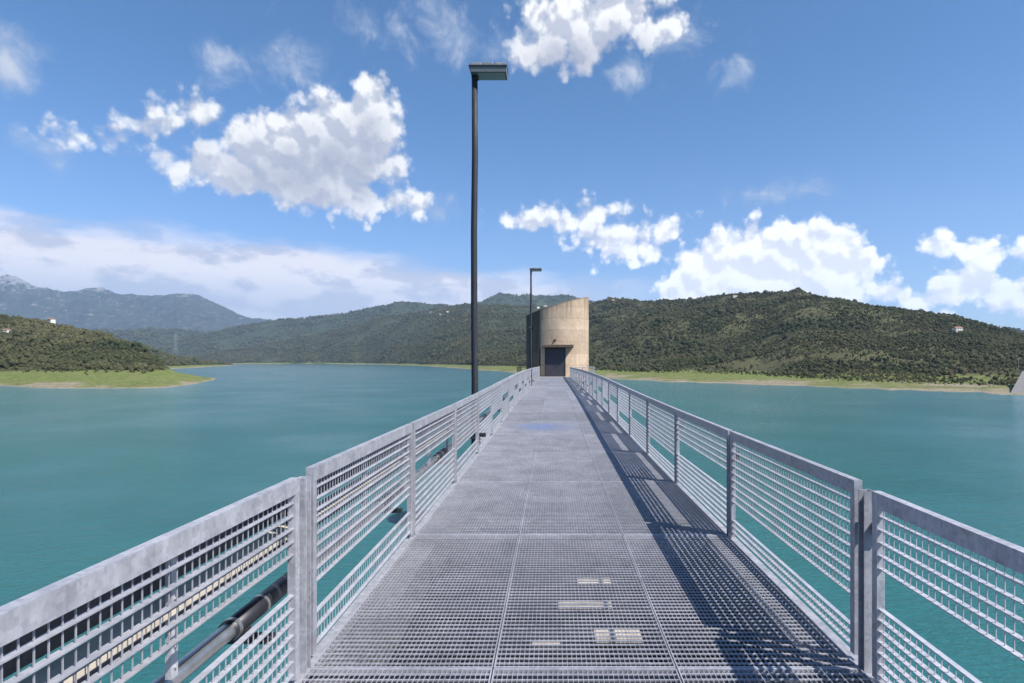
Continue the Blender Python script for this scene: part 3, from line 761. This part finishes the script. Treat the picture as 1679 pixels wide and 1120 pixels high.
def tube_run(ya, yb, r, n=16, seg=12):
    b = MB(); ys_ = np.linspace(ya, yb, n); 
    for i, y in enumerate(ys_):
        for j in range(seg):
            a = 2*math.pi*j/seg; b.v.append((PX + r*math.cos(a), y, PZ + camber(y) + r*math.sin(a)))
    for i in range(n-1):
        for j in range(seg):
            k2 = (j+1) % seg; b.f.append((i*seg+j, (i+1)*seg+j, (i+1)*seg+k2, i*seg+k2))
    b.f.append(tuple(range(seg))); b.f.append(tuple((n-1)*seg+j for j in reversed(range(seg))))
    return b
tube_run(YS, YEND, .040, 30, 18).build('pipe_wall', CHROME, pipe, smooth=True)
for k in range(0, NJ):
    y = Y0 + k * L - L * .0
    if y > YEND: break
    tube_run(y - .42, y + .25, .048, 3, 18).build('sleeve', RUBBER, pipe, smooth=True)
    b = MB(); b.tube((PX, y - .40, PZ), (PX, y - .375, PZ), .052, n=18); b.tube((PX, y - .12, PZ), (PX, y - .1, PZ), .052, n=18)
    b.build('clamp_ring', CHROME, pipe, (0, 0, camber(y)))
    b = MB(); b.box(PX - .06, y - .36, PZ - .085, PX + .17, y - .30, PZ - .055); b.box(PX - .05, y - .36, PZ - .055, PX - .02, y - .3, PZ - .02); b.box(PX+.02, y - .36, PZ - .055, PX +.05, y - .3, PZ - .02)
    b.build('pipe_support', DARKS, pipe, (0, 0, camber(y)))

# lamps ----------------------------------------------------------------
def lamp(x, y, top, label, hw=.64):
    t = empty('street_lamp', (x, y, camber(y))); tag(t, label, 'street lamp', 'lamp posts beside the footbridge')
    p = MB(); n = 14
    bend = [(0, -.35), (.004, 1.2), (-.008, 2.6), (-.012, 4.0), (.006, 5.4), (0, top - .12)]
    rings = []
    for i, (dx, z) in enumerate(bend):
        r_ = .064 - .010 * i / 5
        for j in range(16):
            a = 2*math.pi*j/16; p.v.append((dx + r_*math.cos(a), r_*math.sin(a), z))
    for i in range(5):
        for j in range(16):
            k2 = (j+1) % 16; p.f.append((i*16+j, i*16+k2, (i+1)*16+k2, (i+1)*16+j))
    p.f.append(tuple(5*16+j for j in range(16)))
    p.build('pole', DARKS, t, smooth=True)
    MB().box(-.09, -.09, -.36, .17, .09, -.32).build('bracket', DARKS, t)
    MB().box(-.02, -.07, .25, .2, .07, .31).build('bracket', DARKS, t)
    # head: flat box lantern on one side
    hd = MB(); z0 = top - .14
    b0 = len(hd.v)
    x0, x1, yy = -.055, hw - .055, .16
    hd.v += [(x0,-yy,z0),(x1,-yy,z0),(x1,yy,z0),(x0,yy,z0),(x0-.015,-yy-.015,z0+.10),(x1+.015,-yy-.015,z0+.10),(x1+.015,yy+.015,z0+.10),(x0-.015,yy+.015,z0+.10)]
    hd.f += [(0,3,2,1),(4,5,6,7),(0,1,5,4),(1,2,6,5),(2,3,7,6),(3,0,4,7)]
    hd.build('lamp_head', LAMPB, t, bev=.006)
    rim = MB(); rim.box(x0 - .03, -yy - .03, z0 + .102, x1 + .02, yy + .03, z0 + .118); rim.build('rim', DARKS, t)
    lid = MB()
    for a, b in ((x0, x0 + .19), (x0 + .2, x0 + .40), (x0 + .43, x1)):
        lid.box(a, -yy, z0 + .1185, b, yy, z0 + .18)
    lid.build('lid', LAMPT, t, bev=.01)
    MB().box(x0 + .12, -yy + .03, z0 - .006, x1 - .03, yy - .03, z0 - .0005).build('glass', GLASSM, t)
    MB().box(-.05, -.05, z0 - .06, .07, .05, z0 - .0005).build('neck', DARKS, t)
LAMPB = mat_simple('lamp_grey_paint', C4(.16, .17, .18), .5, 0, .3)
LAMPT = mat_simple('lamp_lid', C4(.30, .31, .33), .55, .2, .55, 12)
lamp(-1.43, 10.85, 6.95, 'tall dark lamp post outside the left railing, nearer and much larger of the two')
lamp(-1.36, 36.5, 7.15, 'far dark lamp post outside the left railing, standing against the concrete tower', .70)

# ------------------------------------------------------------------ intake tower
TY = 65.0; TR = 3.40; TX = (914 - VX) / F * TY
ta, tb = .304, 0.0
tz0 = EYE + 88.5 / F * TY
TCON = mat_concrete('tower_concrete', C4(.46, .335, .235), C4(.62, .475, .345), C4(.19, .13, .09), (tz0 - ta * TX - tb * TY, ta, tb), shade_x=TX - .545 * TR)
tower = empty('intake_tower', (TX, TY, 0)); tag(tower, 'round concrete tower with slanting top and dark double door at the end of the footbridge', 'tower')
m = MB(); n = 96
zb = WATER - 3
for rr in (TR, TR - .3):
    for i in range(n):
        a = 2 * math.pi * i / n; x, y = rr * math.cos(a), rr * math.sin(a)
        m.v.append((x, y, zb)); m.v.append((x, y, tz0 + ta * x + tb * y))
for i in range(n):
    j = (i + 1) % n
    m.f.append((2*i, 2*j, 2*j+1, 2*i+1)); o2 = 2 * n
    m.f.append((o2+2*j, o2+2*i, o2+2*i+1, o2+2*j+1)); m.f.append((2*i+1, 2*j+1, o2+2*j+1, o2+2*i+1))
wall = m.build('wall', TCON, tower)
rf = MB(); rf.v = [(  (TR-.28)*math.cos(2*math.pi*i/n), (TR-.28)*math.sin(2*math.pi*i/n), tz0 - .35 + ta*(TR-.28)*math.cos(2*math.pi*i/n) + tb*(TR-.28)*math.sin(2*math.pi*i/n)) for i in range(n)]; rf.f = [tuple(range(n))]
rf.build('roof', CONC, tower)
DX = (910 - 914) / F * 62
dy = -TR - .04
fr = MB(); dw = .98; dh = 2.92
fr.box(DX - dw - .09, dy - .02, .02, DX - dw, dy + .55, dh + .08); fr.box(DX + dw, dy - .02, .02, DX + dw + .09, dy + .55, dh + .08); fr.box(DX - dw, dy - .02, dh, DX + dw, dy + .55, dh + .08)
fr.build('door_frame', DARKS, tower)
for s in (-1, 1):
    dm = MB(); x0, x1 = (DX - dw + .005, DX - .006) if s < 0 else (DX + .006, DX + dw - .005)
    dm.box(x0, dy + .03, .03, x1, dy + .09, dh - .005)
    for i in range(5):
        xx = x0 + .09 + i * (x1 - x0 - .18) / 4; dm.box(xx - .03, dy + .005, .06, xx + .03, dy + .03, dh - .05)
    dr = dm.build('door', DOORM, tower)
    hx = DX - s * -.16
    hm = MB(); hm.tube((hx, dy - .05, 1.0), (hx, dy - .05, 1.28), .015, n=8); hm.tube((hx, dy - .05, 1.02), (hx, dy + .01, 1.02), .012, n=8); hm.tube((hx, dy - .05, 1.26), (hx, dy + .01, 1.26), .012, n=8)
    hm.build('handle', DARKS, dr)
cn = MB(); cn.box(DX - 1.32, dy - .80, 3.05, DX + 1.88, dy + 1.3, 3.32)
cn.build('door_canopy', mat_concrete('canopy_concrete', C4(.09, .065, .045), C4(.14, .10, .07), C4(.04, .03, .025), None, False), tower, bev=.02)
hl = MB(); hx, hz = (909 - 914) / F * 62 + .05, EYE + (592 - 557.5) / F * 61.6
hl.tube((hx, -TR - .06, hz), (hx, -TR + .1, hz + .0), .13, n=14); hl.tube((hx - .02, -TR - .22, hz - .05), (hx, -TR - .06, hz), .05, .07, 10)
hl.build('wall_lamp', mat_simple('rusty_lamp', C4(.13, .07, .04), .7), tower)
an = math.radians(180 + 38); qx, qy, qz = (TR) * math.cos(an), TR * math.sin(an), EYE + (592 - 537) / F * 63
bl_ = MB(); bl_.box(-.18, -.12, -.22, .18, .1, .05)
bo = bl_.build('bulkhead_lamp', DARKS, tower, (qx, qy, qz)); bo.rotation_euler = (0, 0, an + math.pi/2)
MB().tube((0, -.30, .02), (0, -.12, .02), .11, .12, 12).build('lens', WHITE, bo)
MB().tube((TR*math.cos(math.radians(180+33))-.04, TR*math.sin(math.radians(180+33))-.04, 0), (TR*math.cos(math.radians(180+33))-.04, TR*math.sin(math.radians(180+33))-.04, 6.2), .035, n=8).build('downpipe', DARKS, tower)
ja = math.acos(-.545); MB().box(-.06,-.06,0, .06,.06, tz0 - 1.0 - .35).build('shade_edge_strip', DARKS, tower, (TR*math.cos(ja), -TR*math.sin(ja), 0))
# landing platform round the tower
PY0 = YEND + .02; 
plat = empty('landing_platform', (TX, TY, 0)); tag(plat, 'concrete landing with light railings around the foot of the tower', 'platform')
zc_ = camber(61) - .02
pf = MB(); ox = [(-3.75 - TX, PY0 - TY), (4.25 - TX, PY0 - TY), (4.25 - TX, 3.0), (-3.75 - TX, 3.0)]
pf.box(-3.75 - TX, PY0 - TY, -.35, 4.25 - TX, 3.0, zc_ + 0)
pf.build('slab', CONC, plat)
def small_rail(p0, p1, mt, h=.98, rows=9, npan=2):
    m = MB(); p0 = Vector(p0); p1 = Vector(p1); d = (p1 - p0) / npan
    for i in range(npan):
        a = p0 + d * i + d * .02; b = p0 + d * (i + 1) - d * .02
        for q in (a, b): m.tube((q.x, q.y, zc_ - .1), (q.x, q.y, h + zc_), .028, n=6)
        m.tube((a.x, a.y, h + zc_), (b.x, b.y, h + zc_), .03, n=6)
        for r_ in range(rows): m.tube((a.x, a.y, zc_ + .06 + r_ * (h - .12) / rows), (b.x, b.y, zc_ + .06 + r_ * (h - .12) / rows), .007, n=4)
    return m
e = PY0 - TY + .08
small_rail((XR + .12 - TX, e, 0), (4.15 - TX, e, 0), GALV).build('platform_railing', GALV, plat)
small_rail((4.15 - TX, e + .05, 0), (4.15 - TX, 2.9, 0), GALV, npan=4).build('platform_railing', GALV, plat)
small_rail((XL - .12 - TX, e, 0), (-3.65 - TX, e, 0), DARKS, rows=3).build('platform_railing', DARKS, plat)
small_rail((-3.65 - TX, e + .05, 0), (-3.65 - TX, 2.9, 0), DARKS, npan=4, rows=3).build('platform_railing', DARKS, plat)

# ------------------------------------------------------------------ houses, pylon, shore things
def ground_z(L_, x, y):
    X, D, Z, T = L_; k = np.argmin((X - x)**2 + (D - y)**2); return Z.ravel()[k]
def place(L_, xp, yp):
    """ground point of a hill seen at photo pixel xp, yp (nearest in direction)"""
    X, D, Z, T = L_; sx = X / D * F + VX; sy = VY - (Z - EYE) / D * F
    e2 = (sx - xp)**2 + (sy - yp)**2 + np.where((T > -1) & (T <= 1.0), 0, 1e9); k = np.argmin(e2)
    return X.ravel()[k], D.ravel()[k], Z.ravel()[k]
def house(p, wd, dp, ht, rz, label, group=None, wall=WHITE, nwin=3, roofm=TILE, name='house'):
    t = empty(name, (p[0], p[1], p[2] + 1.0), rz); tag(t, label, 'house', group)
    MB().box(-wd/2, -dp/2, -3, wd/2, dp/2, ht).build('wall', wall, t)
    r_ = MB(); o_ = .5; r_.v = [(-wd/2-o_, -dp/2-o_, ht+.01), (wd/2+o_, -dp/2-o_, ht+.01), (wd/2+o_, dp/2+o_, ht+.01), (-wd/2-o_, dp/2+o_, ht+.01), (-wd/2-o_, 0, ht+dp*.25), (wd/2+o_, 0, ht+dp*.25)]
    r_.f = [(0,3,2,1),(0,1,5,4),(2,3,4,5),(0,4,3),(1,2,5)]; r_.build('roof', roofm, t)
    for i in range(nwin):
        for j in range(max(1, int(ht // 3))):
            x = -wd/2 + wd * (i + .5) / nwin; z = 1.0 + j * 3
            MB().box(x - .6, -dp/2 - .06, z, x + .6, -dp/2 - .003, z + 1.4).build('window', PANE, t)
house(place(E, 1571, 545), 11, 7, 6, R(8), 'pale two storey house alone on the hillside at the right', nwin=4)
house(place(A_, 84, 531), 8, 6, 6, R(-20), 'pale house among the trees high on the left hill')
house(place(A_, 14, 549), 7, 6, 5, R(-10), 'pale house half hidden in trees at the left edge')
for i, (xp, yp, wd, lb) in enumerate([(1004, 495, 14, 'pale house on the ridge just right of the tower top'), (858, 497, 18, 'small white house on the hill left of the tower top'), (1203, 488, 12, 'low pale house below the ridge left of the highest hilltop')]):
    house(place(E if i != 1 else Bm, xp, yp), wd, 8, 5, R(5 * i), lb)
for i, (xp, yp, wd) in enumerate([(1582, 511, 18), (1594, 509, 22), (1606, 511, 16), (1616, 513, 20), (1632, 515, 14), (1644, 519, 16)]):
    house(place(Fm, xp, yp), wd, 12, 9, R(10 * i - 25), ['leftmost white house of the village on the far ridge at the right', 'second white house from the left in the far ridge village', 'third white house from the left in the far ridge village', 'third white house from the right in the far ridge village', 'second white house from the right in the far ridge village', 'rightmost white house of the village on the far ridge'][i], 'houses of the far ridge village', nwin=2)
# hill-town pale houses on the middle ridge
for i, (xp, yp) in enumerate([(708, 514), (722, 518), (735, 513), (892, 503), (884, 506)]):
    house(place(Bm, xp, yp), 18, 12, 9, R(17 * i - 30), ['leftmost pale house scattered below the middle ridge', 'second pale house scattered below the middle ridge', 'third pale house below the middle ridge, left of the near lamp post', 'pale house beside the slanting tower top', 'pale house just behind the tower top, left of its neighbour'][i], 'pale houses on the middle hills', nwin=2)
# pylon
pp = place(A_, 236, 575)
py = MB(); Hh = 24
for sx, sy in ((-1,-1),(1,-1),(1,1),(-1,1)): py.tube((sx*2, sy*2, -2), (sx*.3, sy*.3, Hh), .08, .05, 4)
for i in range(7):
    z = i * 3.6; r_ = 2 * (1 - z / Hh) + .3; r2 = 2 * (1 - (z+3.6) / Hh) + .3
    for s in (-1, 1): py.tube((-r_, s*r_, z), (r2, s*r2, z+3.6), .035, n=3); py.tube((r_, s*r_, z), (-r2, s*r2, z+3.6), .035, n=3)
for z in (18, 21, 24): py.tube((-4, 0, z), (4, 0, z), .12, n=4)
po = py.build('pylon', GALV, None, (pp[0], pp[1] + 60, pp[2])); tag(po, 'faint lattice power pylon rising behind the left wooded point', 'pylon')
# concrete dam face and lamp at the right edge
dx0 = (1650 - VX) / F
dm = MB()
Ya, Yb = 345, 520
dm.v = [((1652-VX)/F*352, 352, WATER-2), ((1652-VX)/F*352 + 330, 250, WATER-2), ((1676-VX)/F*430 + 330, 330, WATER+12.5), ((1676-VX)/F*430, 430, WATER+12.5),
        ((1676-VX)/F*430 + 334, 338, WATER+12.5), ((1676-VX)/F*430+4, 438, WATER+12.5)]
dm.f = [(0,1,2,3),(3,2,4,5)]
dmo = dm.build('dam', mat_concrete('dam_concrete', C4(.16, .15, .15), C4(.22, .21, .20), C4(.11, .10, .10), None, False))
tag(dmo, 'grey sloping concrete dam face at the right edge, running down into the water', 'dam')
sl = empty('street_lamp', ((1670-VX)/F*432, 432, WATER+12.4)); tag(sl, 'distant pale lamp mast at the right edge beside the dam', 'street lamp')
MB().tube((0,0,0), (0,0,9), .16, .1, 8).build('pole', GALV, sl); MB().box(-.9, -.3, 9, .9, .3, 9.4).build('lamp_head', GALV, sl)
# buoy
bY = F * 20 / (612 - VY); bx = (440 - VX) / F * bY
bo = empty('buoy', (bx, bY, WATER)); tag(bo, 'small dark buoy floating alone on the lake left of the lamp post', 'buoy')
MB().tube((0,0,-.6), (0,0,.5), 1.2, 1.1, 16).build('float', DARKS, bo); MB().tube((0,0,.5), (0,0,2.2), .35, .15, 8).build('topmark', DARKS, bo)

# ------------------------------------------------------------------ haze
hz_ = MB().box(-16500, -2800, WATER - 4, 16500, 17500, 2100)
m_, t_, bs_ = material('haze'); t_.n.remove(bs_)
pv = t_.node('ShaderNodeVolumePrincipled'); pv.inputs['Color'].default_value = C4(.52, .72, 1.0); pv.inputs['Density'].default_value = 4.4e-5; pv.inputs['Anisotropy'].default_value = .1
t_.l.new(pv.outputs[0], t_.n['Material Output'].inputs['Volume'])
print('n trees', len(ALL))
hzo = hz_.build('haze', m_); tag(hzo, 'thin blue summer haze over the lake and hills', 'haze', kind='stuff')
